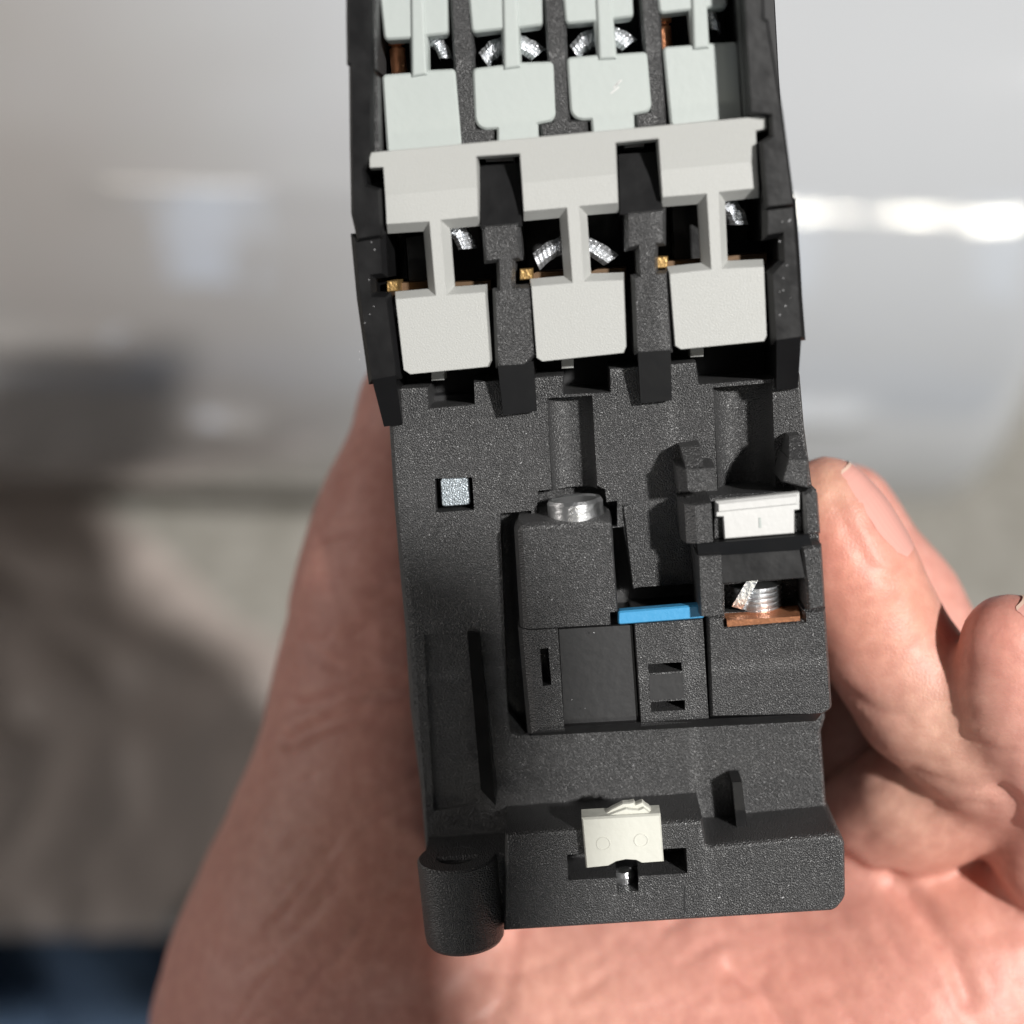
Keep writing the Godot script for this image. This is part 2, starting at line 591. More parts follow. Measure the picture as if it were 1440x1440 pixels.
	# small bright screws' edges in the two notches of the grey bar
	for c in [[684, 221, 722, 227], [879, 203, 905, 207]]:
		part(dev, "notch_clip", "steel", [[c[0], c[1] + 2], [c[2], c[1] - 1], [c[2], c[3] - 1], [c[0], c[3] + 1]], -4, -1.4, 0.1, 0.2)


func cap_of(dev: Node3D, i: int) -> Node:
	var n := 0
	for c in dev.get_children():
		if str(c.name).begins_with("coil_terminal_cap"):
			if n == i:
				return c
			n += 1
	return dev


func saddle(dev: Node3D, path: Array, z: float, half: float) -> void:
	# a bent clamp washer with cross ridges, along a line of photograph points
	var st := mb()
	var pts := []
	for i in path.size():
		pts.append(P(path[i][0], path[i][1], z))
	var n := (pts.size() - 1) * 6
	var rows := []
	for k in n + 1:
		var t := k / float(n) * (pts.size() - 1)
		var i := mini(int(t), pts.size() - 2)
		var c: Vector3 = pts[i].lerp(pts[i + 1], t - i)
		var a: Vector3 = pts[maxi(i - 1, 0)] if t - i < 0.5 else pts[i]
		var b: Vector3 = pts[i + 1] if t - i < 0.5 else pts[mini(i + 2, pts.size() - 1)]
		var d := (b - a).normalized()
		var side := Vector3(-d.y, d.x, 0) * half * 0.0762
		var up := 0.11 if k % 2 == 0 else -0.06
		rows.append([c + side * 0.95 + d * 0.3 + Vector3(0, 0, -0.6 + up), c + side * 0.4 + d * 0.12 + Vector3(0, 0, up), c - side * 0.5 - d * 0.15 + Vector3(0, 0, up - 0.05), c - side - d * 0.3 + Vector3(0, 0, -0.7 + up)])
	for k in n:
		for j in 3:
			var f := [rows[k][j], rows[k][j + 1], rows[k + 1][j + 1], rows[k + 1][j]]
			if (f[1] - f[0]).cross(f[2] - f[0]).z < 0.0:
				f.reverse()
			face(st, f)
		for j in [0, 3]:
			var f := [rows[k][j], rows[k + 1][j], rows[k + 1][j] - Vector3(0, 0, 3), rows[k][j] - Vector3(0, 0, 3)]
			if j == 3:
				f.reverse()
			face(st, f)
	commit("clamp_saddle", st, "steel_serrated", dev)


func upper_walls(dev: Node3D) -> void:
	# outer side walls, with the end that slopes back to the lower face
	var st := mb()
	block(st, [[490, -80], [519, -80], [521, 120], [520, 212], [508, 240], [512, 262], [531, 268], [534, 330], [505, 335], [497, 300], [495, 200], [494, 90], [491, 88], [490, 27]], -34, 4.6, 0.3, 0.5)
	block(st, [[499, 335], [534, 332], [537, 384], [520, 386], [522, 418], [542, 418], [556, 528], [523, 534], [507, 420]], -34, 3.9, 0.5, 0.8)
	slab(st, [[523, 534, 3.9], [556, 528, 3.9], [566, 597, 0.6], [540, 600, 0.6]], 10)
	commit("side_wall", st, "black_smooth", dev)
	st = mb()
	block(st, [[519, 108], [530, 108], [533, 212], [522, 212]], -20, 3.0, 0.1, 0.2)
	block(st, [[514, -80], [528, -80], [528, 96], [520, 96]], -20, 3.2, 0.1, 0.2)
	commit("wall_ridge", st, "black_grained", dev)
	st = mb()
	block(st, [[1043, -80], [1067, -80], [1072, 29], [1077, 30], [1098, 160], [1114, 286], [1080, 290], [1073, 202], [1088, 192], [1086, 160], [1057, 157]], -34, 5.4, 0.3, 0.5)
	block(st, [[1080, 290], [1114, 286], [1120, 366], [1123, 420], [1127, 473], [1092, 478], [1087, 386], [1104, 368], [1102, 326], [1080, 330]], -34, 4.4, 0.5, 0.8)
	slab(st, [[1092, 478, 4.4], [1127, 473, 4.4], [1122, 546, 1.2], [1092, 549, 1.2]], 10)
	commit("side_wall", st, "black_smooth", dev)
	st = mb()
	block(st, [[1034, -80], [1046, -80], [1060, 168], [1050, 168]], -20, 3.6, 0.2, 0.4)
	commit("wall_ridge", st, "black_smooth", dev)
	# thin partitions between the coil terminals
	for q in [
		[[631, -80], [655, -80], [668, 183], [692, 182], [692, 199], [648, 203]],
		[[763, -80], [788, -80], [799, 172], [823, 170], [824, 186], [764, 191], [762, 175], [779, 173]],
		[[897, -80], [921, -80], [934, 174], [898, 178], [896, 161], [916, 159]]]:
		part(dev, "partition", "black_grained", q, -9, 0.3, 0.25, 0.5)
	# the two main dividers: dark upper part in the notch, a waist, and a nose that slopes down to the lower face
	divider(dev, [[675, 232], [730, 229], [734, 318], [676, 322]], [[682, 320], [726, 316], [729, 362], [720, 363], [719, 406], [744, 405], [750, 498], [737, 512], [701, 514], [697, 410], [704, 409], [702, 364], [685, 366]], [[700, 514], [750, 508], [755, 578], [708, 584]])
	divider(dev, [[870, 217], [928, 213], [932, 298], [872, 302]], [[884, 301], [932, 297], [932, 341], [921, 342], [921, 386], [936, 385], [942, 478], [942, 492], [897, 495], [893, 391], [901, 390], [899, 344], [884, 348]], [[897, 495, ], [943, 491], [945, 563], [901, 567]])


func divider(dev: Node3D, top: Array, mid: Array, nose: Array) -> void:
	var st := mb()
	slab(st, [[top[0][0], top[0][1], 0.8], [top[1][0], top[1][1], 0.8], [top[2][0], top[2][1], 3.0], [top[3][0], top[3][1], 3.0]], 12)
	var d := commit("divider", st, "black_smooth", dev)
	st = mb()
	block(st, mid, -9, 3.3, 0.35, 0.8)
	commit("divider_web", st, "black_grained", d)
	st = mb()
	slab(st, [[nose[0][0], nose[0][1], 3.2], [nose[1][0], nose[1][1], 3.2], [nose[2][0], nose[2][1], 1.6], [nose[3][0], nose[3][1], 1.6]], 10)
	commit("divider_nose", st, "black_smooth", d)


func face_wall(dev: Node3D) -> void:
	var st := mb()
	var pts := [[562, 547], [601, 545], [602, 575], [668, 569], [667, 538], [783, 529], [791, 529], [791, 555], [859, 552], [858, 519], [978, 510], [982, 541], [1000, 540], [1088, 533], [1093, 530], [1120, 528], [1126, 600],
		[1138, 690], [1148, 860], [1156, 1010], [1150, 1030], [1158, 1145], [1162, 1210], [604, 1250], [597, 1110], [589, 1000], [582, 886], [574, 800], [566, 700], [560, 600]]
	var w := []
	for i in pts.size():
		w.append(1.1 if i >= 24 else 0.5 if i >= 15 and i < 22 else 0.12)
	var holes := [
		[[[703, 722], [747, 718], [748, 748], [800, 752], [800, 1010], [770, 1025], [739, 1031], [714, 1000]], -3.0],
		[[[596, 893], [652, 890], [668, 1130], [610, 1140]], -0.2],
		[[[611, 673], [664, 671], [667, 717], [613, 721]], -4.0],
		[[[769, 560], [833, 556], [840, 683], [851, 688], [853, 706], [868, 704], [868, 740], [752, 746], [757, 690], [776, 688]], -4.5],
		[[[1003, 545], [1086, 538], [1091, 690], [1009, 694]], -5.0],
		[[[861, 742], [877, 741], [890, 826], [985, 820], [990, 875], [868, 882]], -6.0]]
	block(st, pts, -34, 0.0, w, 1.4, 3, holes)
	groove(st, [769, 560], [833, 556], [777, 692], [840, 688], 2.9)
	groove(st, [1003, 545], [1086, 538], [1010, 694], [1091, 690], 4.3)
	commit("front_wall", st, "black_grained", dev)
	# raised lip beside the middle block
	part(dev, "wall_lip", "black_grained", [[877, 712], [884, 711], [897, 826], [891, 827]], -4, 0.35, 0.1, 0.2)
	# silver armature tab in the square window
	tag(part(dev, "armature_tab", "steel_rough", rounded([[620, 673.5], [657, 671], [660, 708.5], [622.5, 711.5]], 4.0), -4, -0.6, 0.12, 0.2), "dull silver square in the window of the black face")
	# long fin and rim on the shaded lower left
	st = mb()
	slab(st, [[657, 889, 0.6], [674, 890, 0.6], [697, 1133, 4.5], [676, 1110, 4.5]], 8)
	commit("fin", st, "black_smooth", dev)


func middle_block(dev: Node3D) -> void:
	# the tall block under the middle screw
	var z := 5.0
	var o := part(dev, "terminal_block", "black_grained", rounded([[743, 745], [858, 737], [867, 860], [857, 861], [858, 878], [751, 884]], 5.0, [0, 1]), -6, z, [1.6, 1.4, 1.2, 1.0, 0.8, 0.6, 0.5, 0.4, 0.3, 0.2, 0.1, 0.1, 0.1, 1.6], 2.6, 4)
	tag(o, "raised black block under the middle steel screw")
	# lower band
	var st := mb()
	block(st, [[751, 886], [784, 884], [793, 1020], [763, 1022]], -6, z, [0.05, 0.05, 1.3, 1.8], 2.6, 4, [[[[759, 912.5], [771, 911], [775.5, 963], [763, 965]], 2.0]])
	commit("slotted_rail", st, "black_grained", dev)
	st = mb()
	block(st, [[786, 885], [889, 879], [898, 1013], [794, 1019]], -6, z - 0.9, [0.02, 0.02, 0.9, 0.02], 1.8, 4)
	commit("recessed_panel", st, "black_satin", dev)
	st = mb()
	block(st, [[893, 878], [988, 871], [996, 1005], [902, 1012]], -6, z, [0.05, 0.1, 1.3, 0.15], 2.2, 4, [[[[911, 934], [958, 931], [959.7, 943.6], [912, 947]], 1.5], [[[915, 987], [963, 984.6], [963.6, 998.5], [915.6, 1001]], 1.5]])
	var lp := commit("lower_panel", st, "black_grained", dev)
	part(lp, "smooth_patch", "black_satin", [[912.5, 949.5], [960, 946.5], [962, 982], [914.5, 985]], z - 0.1, z + 0.03, 0.02, 0.02)
	part(dev, "lower_panel", "black_grained", rounded([[998, 870], [1016, 869], [1017, 884], [1134, 876], [1134, 862], [1158, 860], [1167, 996], [1156, 1003], [1003, 1006]], 4.0, [6, 7]), -6, z + 0.2, 0.3, 0.6)
	st = mb()
	slab(st, [[763, 1023, 4.95], [1156, 1003, 5.1], [1147, 1014, 2.6], [744, 1035, 2.6]], 4)
	commit("panel_skirt", st, "black_smooth", dev)
	# blue marker strip
	tag(part(dev, "marker_strip", "blue_plastic", rounded([[871, 862], [987, 852.6], [988.5, 868], [871, 877]], 2.0), 3.7, 5.1, 0.15, 0.25), "bright blue plastic strip between two black panels")
	# middle screw
	var s := mb()
	var c := P(811, 737, 1.7)
	lathe(s, c, [[0.0, 0.0], [2.75, 0.0], [2.95, 0.2], [2.95, 2.45], [2.75, 2.8], [2.45, 2.85], [2.3, 2.7], [0.0, 2.65]], 48)
	tag(commit("middle_screw", s, "steel", dev), "bright steel screw head above the middle block")


func tag_holder(dev: Node3D) -> void:
	var z := 7.0
	var st := mb()
	# backing with the screw window cut through it
	block(st, [[968, 702], [1146, 692], [1157, 861], [986, 869]], -6, 3.2, 0.2, 0.4, 1, [[[[1018, 822], [1131, 813], [1137, 825], [1136, 859], [1019, 861]], -5.0]])
	block(st, [[977, 711], [1000, 708], [1003, 762], [980, 764]], 0, z, [0.2, 0.1, 0.1, 1.4], 3.0, 2)
	block(st, [[983, 783], [1014, 781], [1017, 864], [987, 867]], 0, z, [0.1, 0.15, 0.1, 0.2], 3.0, 2)
	block(st, [[1133, 696], [1142, 691], [1147, 696], [1151, 748], [1136, 750]], 0, z, 0.25, 0.5)
	block(st, [[1131, 772], [1153, 770], [1158, 852], [1139, 856], [1137, 822]], 0, z, 0.25, 0.5)
	var hold := commit("tag_holder", st, "black_grained", dev)
	tag(hold, "raised black holder of the white tag at the right edge")
	st = mb()
	slab(st, [[980, 765, 7.05], [1138, 752, 7.05], [1143, 772, 6.5], [983, 783, 6.5]], 7)
	slab(st, [[1014, 781, 6.3], [1131, 773, 6.3], [1132, 812, 6.6], [1016, 820, 6.6]], 7)
	commit("smooth_band", st, "black_smooth", hold)
	# hook at the upper left, and the pointed lug at the right
	st = mb()
	block(st, [[965, 660], [1004, 658], [1007, 688], [968, 691]], -2, z - 0.4, [0.1, 0.2, 0.2, 0.9], 1.5)
	slab(st, [[957, 629, 3.6], [985, 625, 3.6], [989, 656, 6.5], [965, 659, 6.5]], 7)
	commit("hook", st, "black_grained", dev)
	st = mb()
	block(st, [[1110, 647], [1135, 646], [1136, 685], [1102, 676]], -2, z - 0.6, 0.15, 0.3)
	slab(st, [[1110, 613, 3.0], [1126, 612, 3.0], [1135, 646, 6.4], [1110, 647, 6.4]], 7)
	commit("lug", st, "black_grained", dev)
	# posts in the tag pocket
	for c in [[1005, 729, 1016, 757], [1118, 722, 1127, 748]]:
		part(dev, "pocket_post", "black_grained", [[c[0], c[1]], [c[2], c[1] - 1], [c[2], c[3] - 1], [c[0], c[3]]], 0, 5.4, 0.05, 0.1)
	# white tag with its round top
	st = mb()
	block(st, [[1008, 707], [1123, 694.5], [1123, 715.6], [1115.6, 716.7], [1115.6, 749], [1020, 756.7], [1018, 725.6], [1008, 725.6]], 5.2, 6.4, 0.12, 0.2)
	block(st, [[1011, 709.5], [1120, 698], [1120, 708], [1011, 719]], 6.0, 6.75, 0.12, 0.2)
	var t := commit("white_tag", st, "white_plastic", dev)
	tag(t, "white plastic tag slotted into the black holder")
	st = mb()
	block(st, [[1067, 728], [1070, 728], [1070.6, 742], [1067.6, 742]], 6.2, 6.46, 0.02, 0.02)
	commit("tag_mark", st, "grey_cap", t)
	st = mb()
	lathe(st, P(1064, 706, 1.8), [[0.0, 0.0], [4.2, 0.0], [4.3, 0.1], [4.3, 0.55], [4.1, 0.7], [3.4, 0.7], [3.2, 0.55], [0.0, 0.5]], 48)
	commit("tag_disc", st, "grey_disc", t)
	# clamp screw in the window, its slanted tongue and the copper clamp
	st = mb()
	var prof := [[0.0, 0.0]]
	for k in 7:
		prof.append([2.3, k * 0.55])
		prof.append([2.75, k * 0.55 + 0.27])
	prof.append([0.0, 3.9])
	lathe(st, P(1066, 866, 1.2), prof, 36)
	var sc := commit("clamp_screw", st, "steel", dev)
	tag(sc, "threaded steel screw in the window above the copper clamp")
	st = mb()
	slab(st, [[1029, 853, 3.4], [1049, 818, 3.9], [1067, 815, 3.9], [1044, 857, 3.4]], 0.6)
	commit("tongue", st, "steel", sc)
	st = mb()
	slab(st, [[1017, 862, 3.0], [1124, 855, 3.0], [1125, 867, 5.6], [1022, 873, 5.6]], 1.2)
	slab(st, [[1022, 872.5, 5.7], [1125, 866.5, 5.7], [1125, 873, 5.5], [1023, 881.5, 5.5]], 4)
	tag(commit("copper_clamp", st, "copper", dev), "copper clamp plate under the screw at the right")


func foot_ledge(dev: Node3D) -> void:
	var z := 8.0
	var st := mb()
	block(st, rounded([[716, 1178], [983, 1159], [988, 1192], [998, 1196], [1176, 1178], [1183, 1186], [1184, 1262], [1172, 1277], [714, 1305]], 6.0, [2, 3, 4, 5, 6, 7]), -34, z, 0.45, 0.8, 3,
		[[[[797, 1202], [965, 1192], [967, 1228], [898, 1232], [898, 1253], [868, 1255], [867, 1234], [799, 1238]], 2.0]])
	var led := commit("foot_ledge", st, "black_grained", dev)
	tag(led, "wide black mounting foot at the bottom edge")
	# left end: round mounting post with its hole
	st = mb()
	var r := 4.35
	var b := P(655, 1323, 5.6)
	var top := P(655, 1202, 5.6).y - b.y
	lathe(st, b, [[0.0, 0.0], [r - 0.9, 0.0], [r - 0.35, 0.2], [r - 0.1, 0.6], [r, 1.6], [r, top - 0.25], [r - 0.25, top], [2.3, top], [2.25, top - 0.2], [2.2, top - 7.0], [0.0, top - 7.0]], 56)
	block(st, [[600, 1212], [712, 1204], [714, 1298], [612, 1304]], -30, 6.0, 0.3, 0.4)
	tag(commit("mounting_post", st, "black_grained", dev), "round black post with a screw hole at the lower left corner")
	st = mb()
	lathe(st, b, [[2.22, top - 0.7], [0.0, top - 0.7]], 40)  # dark disc standing in for the shade down the hole
	commit("post_hole_shade", st, "black_deep", dev)
	# thin blade and dark slot plate on the right part of the foot
	part(dev, "blade", "black_smooth", [[1030, 1100], [1043, 1100], [1050, 1163], [1036, 1164]], -1, 3.6, 0.05, 0.1)
	# black plate standing in for the shade of a slot, beside the blade
	st = mb()
	var ea := P(1000, 1196, 8)
	var eb := P(1176, 1178, 8)
	var s0 := ea.lerp(eb, 0.05) + Vector3(0, 0.06, 0)
	var s1 := ea.lerp(eb, 0.52) + Vector3(0, 0.06, 0)
	var sq := [s0 + Vector3(0, 0, -2.4), s1 + Vector3(0, 0, -2.4), s1 + Vector3(0, 0, -4.6), s0 + Vector3(0, 0, -4.6)]
	face(st, sq)
	for k in 4:
		face(st, [sq[k] - Vector3(0, 0.5, 0), sq[(k + 1) % 4] - Vector3(0, 0.5, 0), sq[(k + 1) % 4], sq[k]])
	commit("foot_slot_shade", st, "black_deep", dev)
	# seam in the foot
	part(led, "seam", "black_deep", [[961.5, 1246], [963.5, 1246], [963.5, 1286], [961.5, 1286]], 7.9, 8.012, 0.0, 0.005)
	# white latch
	st = mb()
	block(st, [[820, 1153], [927, 1147], [931.5, 1211], [903, 1213], [895, 1209], [880, 1208], [866, 1211], [855, 1217], [826, 1220]], 6.8, 9.4, 0.15, 0.3)
	block(st, [[838, 1150], [848, 1147], [860, 1139], [868, 1135], [876, 1131], [884, 1130.5], [891, 1129], [893, 1133], [898, 1131], [903, 1129], [907, 1133], [912, 1136], [917, 1143], [926, 1150]], 7.3, 8.3, 0.06, 0.3)
	block(st, [[842, 1152], [866, 1143], [880, 1138], [898, 1140], [905, 1137], [922, 1150]], 7.6, 8.8, 0.06, 0.3)
	var latch := commit("white_latch", st, "cream_plastic", dev)
	tag(latch, "cream white latch with a torn upper edge in the black foot")
	for c in [[848.5, 1186.0, 9.0], [901.5, 1181.5, 9.5]]:
		var s2 := mb()
		var q := P(c[0], c[1], 9.38)
		lathe(s2, q, [[0.78, 0.0], [0.74, 0.1], [0.66, 0.1], [0.62, 0.03], [0.0, 0.03]], 28, Basis(Vector3.RIGHT, PI / 2))
		commit("ejector_mark", s2, "cream_plastic", latch)
	# pin under the latch
	st = mb()
	lathe(st, P(881, 1256, 5.0), [[0.0, 0.0], [1.15, 0.0], [1.15, 2.2], [0.95, 2.7], [0.5, 2.95], [0.0, 3.0]], 28)
	tag(commit("latch_pin", st, "steel", dev), "small steel pin under the white latch")
	part(dev, "slot_floor", "black_smooth", [[823, 1224], [930, 1217], [966, 1228], [898, 1232], [866, 1235], [800, 1238]], 1, 5.0, 0.1, 0.3)


# ---------------------------------------------------------------- the hand
var bones := []      # [group, a, b, ra, rb]
var group_k := []


func bone(g: int, pts: Array) -> void:
	# a chain of [px, py, z, radius]
	for i in pts.size() - 1:
		var a = pts[i]
		var b = pts[i + 1]
		bones.append([g, P(a[0], a[1], a[2]), P(b[0], b[1], b[2]), float(a[3]), float(b[3])])


func sdf(p: Vector3, act: Array) -> float:
	var per := [9e9, 9e9, 9e9, 9e9, 9e9, 9e9, 9e9, 9e9]
	for b in act:
		var a: Vector3 = b[1]
		var ab: Vector3 = b[2] - a
		var t := clampf((p - a).dot(ab) / maxf(ab.length_squared(), 1e-6), 0.0, 1.0)
		var d := (p - a - ab * t).length() - lerpf(b[3], b[4], t)
		var g: int = b[0]
		var o: float = per[g]
		var k: float = group_k[g]
		if o > 1e8:
			per[g] = d
		else:
			var h := maxf(k - absf(o - d), 0.0) / k
			per[g] = minf(o, d) - h * h * k * 0.25
	var out := 9e9
	for d in per:
		if d > 1e8:
			continue
		if out > 1e8:
			out = d
		else:
			var k := 1.6
			var h := maxf(k - absf(out - d), 0.0) / k
			out = minf(out, d) - h * h * k * 0.25
	return out


func build_hand() -> void:
	group_k = [14.0, 16.0, 4.0, 4.0, 4.0, 4.0, 4.0, 4.0]
	# 0 thumb and ball of the thumb, along the left side of the device
	bone(0, [[600, 600, -31, 6.9], [590, 720, -31, 8.8], [572, 850, -31, 10.3], [562, 980, -31, 11.8], [570, 1110, -29, 14.6], [535, 1260, -28, 19.0], [500, 1440, -30, 24.0], [490, 1700, -34, 28.0]])
	# 1 palm under the foot of the device
	bone(1, [[620, 1480, -20, 20.0], [900, 1520, -22, 20.5], [1180, 1480, -22, 19.5]])
	bone(1, [[1180, 1470, -22, 18.0], [1330, 1370, -20, 14.5], [1440, 1300, -18, 11.0]])
	bone(1, [[560, 1640, -34, 27.0], [900, 1680, -36, 26.0], [1150, 1620, -34, 23.0]])
	bone(1, [[720, 1680, -36, 27.0], [760, 2600, -46, 27.0]])
	bone(1, [[950, 1680, -36, 26.0], [930, 2600, -46, 26.0]])
	bone(1, [[700, 1320, -34, 16.0], [1000, 1330, -34, 16.0], [1180, 1310, -32, 13.0]])
	# 2 folded finger low on the right
	bone(2, [[1480, 1080, -8, 8.0], [1390, 1090, -12, 7.6], [1290, 1125, -15, 7.8], [1235, 1160, -19, 7.0], [1180, 1230, -28, 7.0]])
	# 3 finger that presses on the right side, tip up
	bone(3, [[1160, 694, -9, 4.1], [1178, 740, -9, 5.2], [1205, 815, -9, 6.4], [1245, 905, -9, 6.6], [1300, 985, -8, 6.9], [1390, 1050, -7, 7.4], [1500, 1090, -8, 8.0]])
	# 4 fingertip in front at the right edge
	bone(4, [[1422, 905, 0, 5.4], [1440, 985, -1, 6.6], [1490, 1070, -3, 7.4], [1560, 1130, -8, 8.0]])
	# 5 finger behind that one
	bone(5, [[1190, 720, -24, 6.0], [1265, 850, -23, 6.6], [1330, 960, -22, 7.2], [1430, 1040, -20, 8.0]])
	# the palm behind them
	bone(5, [[1150, 860, -40, 11.0], [1220, 1040, -38, 13.0], [1330, 1190, -36, 15.0]])
	# 6 forefinger behind the device, seen at the upper left
	bone(6, [[590, 575, -32, 8.0], [590, 720, -34, 9.0], [640, 1000, -40, 10.0], [800, 1300, -44, 12.0]])
	# 7 knuckle at the lower right edge
	bone(7, [[1500, 1130, -6, 7.5], [1490, 1190, -8, 7.0], [1530, 1260, -12, 8.0]])

	var wrinkles := [
		[[375, 1090], [430, 1060], [490, 1032], [560, 1018], [600, 1012], 0.75, 0.9],
		[[400, 1065], [450, 1035], [510, 1016], [580, 1006], 0.45, 0.8],
		[[390, 1040], [440, 1020], [500, 992], [570, 985], 0.45, 0.9],
		[[410, 960], [470, 975], [540, 965], [600, 960], 0.4, 1.0],
		[[420, 790], [470, 770], [530, 770], 0.25, 1.0],
		[[400, 860], [460, 850], [540, 860], 0.25, 1.0],
		[[1030, 1378], [1070, 1395], [1095, 1430], [1120, 1470], 0.8, 1.0],
		[[1268, 1266], [1305, 1292], [1335, 1335], [1350, 1380], 0.9, 1.3],
		[[1180, 1236], [1230, 1262], [1268, 1266], 0.7, 1.2],
		[[1170, 965], [1215, 985], [1260, 990], 0.35, 0.9],
		[[690, 1440], [715, 1390], [722, 1345], 0.5, 1.0],
		[[1376, 1075], [1400, 1095], [1410, 1130], 0.5, 0.9],
		[[300, 1380], [380, 1330], [470, 1250], 0.25, 1.4],
		[[1168, 695], [1188, 745], [1213, 787], [1246, 803], [1272, 790], 0.3, 0.6],
		[[1275, 1075], [1330, 1082], [1392, 1078], 0.3, 0.7]]
	# fine creases: fans at the base of the thumb, across the fingers and over the ball of the thumb
	var rng := RandomNumberGenerator.new()
	rng.seed = 12
	for f in [[380, 930, 560, 1060, -0.22, 90, 16, 0.16], [330, 1080, 560, 1420, -0.75, 110, 26, 0.13], [600, 1320, 1100, 1430, -0.3, 120, 18, 0.13], [1190, 1250, 1430, 1430, 0.9, 90, 18, 0.14], [1260, 960, 1400, 1070, -0.25, 60, 14, 0.12],
		[1230, 1090, 1370, 1190, -0.5, 55, 14, 0.12], [420, 620, 560, 900, -0.1, 70, 14, 0.1], [1180, 800, 1290, 900, -0.5, 50, 6, 0.08], [1370, 920, 1430, 1020, -0.4, 50, 6, 0.08]]:
		for i in f[6]:
			var x := rng.randf_range(f[0], f[2])
			var y := rng.randf_range(f[1], f[3])
			var an: float = f[4] + rng.randf_range(-0.25, 0.25)
			var l: float = f[5] * rng.randf_range(0.4, 1.0)
			var bow := rng.randf_range(-6.0, 6.0)
			var dx := cos(an) * l * 0.5
			var dy := sin(an) * l * 0.5
			wrinkles.append([[x - dx, y - dy], [x - dx * 0.3 , y - dy * 0.3 + bow], [x + dx * 0.3, y + dy * 0.3 + bow], [x + dx, y + dy], f[7] * rng.randf_range(0.5, 1.2), 0.45])
	var cuts := []
	for wr in wrinkles:
		var line := []
		for i in wr.size() - 2:
			var q := P(wr[i][0], wr[i][1], -6)
			line.append(Vector2(q.x, q.y))
		var box := Rect2(line[0], Vector2.ZERO)
		for v in line:
			box = box.expand(v)
		cuts.append([line, wr[-2], wr[-1], box.grow(wr[-1] * 2.5)])
	# the blush of the skin: [px, py, z, reach in mm, colour, strength]
	var base := Color(0.68, 0.35, 0.295)
	var tints := []
	for t in [[1205, 860, -4, 9, Color(0.66, 0.27, 0.20), 0.7], [1180, 760, -4, 6, Color(0.66, 0.26, 0.19), 0.6], [1260, 860, -4, 7, Color(0.64, 0.38, 0.27), 0.4], [1162, 680, -5, 4, Color(0.62, 0.38, 0.25), 0.5],
		[1410, 890, 4, 7, Color(0.66, 0.28, 0.22), 0.6], [1330, 1020, -2, 8, Color(0.62, 0.40, 0.29), 0.6], [1280, 1130, -8, 8, Color(0.62, 0.40, 0.30), 0.6], [1120, 1400, 0, 16, Color(0.62, 0.26, 0.19), 0.5],
		[1380, 1240, -6, 10, Color(0.60, 0.26, 0.18), 0.5], [560, 1310, -2, 9, Color(0.62, 0.25, 0.18), 0.5], [460, 800, -10, 16, Color(0.58, 0.28, 0.23), 0.5], [400, 1200, -8, 16, Color(0.52, 0.30, 0.23), 0.5], [780, 1400, 0, 12, Color(0.58, 0.36, 0.25), 0.4]]:
		tints.append([P(t[0], t[1], t[2]), float(t[3]), t[4], t[5]])
	var cell := 0.72
	var lo := Vector3(9e9, 9e9, 9e9)
	var hi := -lo
	for b in bones:
		for e in [[b[1], b[3]], [b[2], b[4]]]:
			lo = lo.min(e[0] - Vector3.ONE * (e[1] + 3.0))
			hi = hi.max(e[0] + Vector3.ONE * (e[1] + 3.0))
	lo.x = maxf(lo.x, -75.0); lo.y = maxf(lo.y, -125.0); lo.z = maxf(lo.z, -52.0)
	hi.x = minf(hi.x, 75.0); hi.z = minf(hi.z, 14.0)
	var B := 8
	var nb := Vector3i(((hi - lo) / (cell * B)).ceil())
	var dims := nb * B + Vector3i.ONE
	var val := PackedFloat32Array()
	val.resize(dims.x * dims.y * dims.z)
	val.fill(5.0)
	var near := []
	var reach := cell * B * 0.5 * sqrt(3.0) + 0.3
	for bz in nb.z:
		for by in nb.y:
			for bx in nb.x:
				var c := lo + Vector3(bx + 0.5, by + 0.5, bz + 0.5) * cell * B
				var act := []
				for b in bones:
					var a: Vector3 = b[1]
					var ab: Vector3 = b[2] - a
					var t := clampf((c - a).dot(ab) / maxf(ab.length_squared(), 1e-6), 0.0, 1.0)
					if (c - a - ab * t).length() - lerpf(b[3], b[4], t) < reach + 9.0:
						act.append(b)
				if act.is_empty():
					continue
				var d := sdf(c, act)
				if d > reach:
					continue
				var inside := d < -reach
				if not inside:
					near.append(Vector3i(bx, by, bz))
				for z in B + 1:
					for y in B + 1:
						var row := ((bz * B + z) * dims.y + by * B + y) * dims.x + bx * B
						for x in B + 1:
							if inside:
								val[row + x] = -5.0
							elif val[row + x] == 5.0:
								val[row + x] = sdf(lo + Vector3(bx * B + x, by * B + y, bz * B + z) * cell, act)
	# the cut ends (outside the picture) are closed
	for z in dims.z:
		for y in dims.y:
			for x in dims.x:
				if x == 0 or y == 0 or z == 0 or x == dims.x - 1 or y == dims.y - 1 or z == dims.z - 1:
					var i := (z * dims.y + y) * dims.x + x
					val[i] = maxf(val[i], 0.3)
	# surface nets
	var index := {}
	var pos := PackedVector3Array()
	var sx := 1
	var sy := dims.x
	var sz := dims.x * dims.y
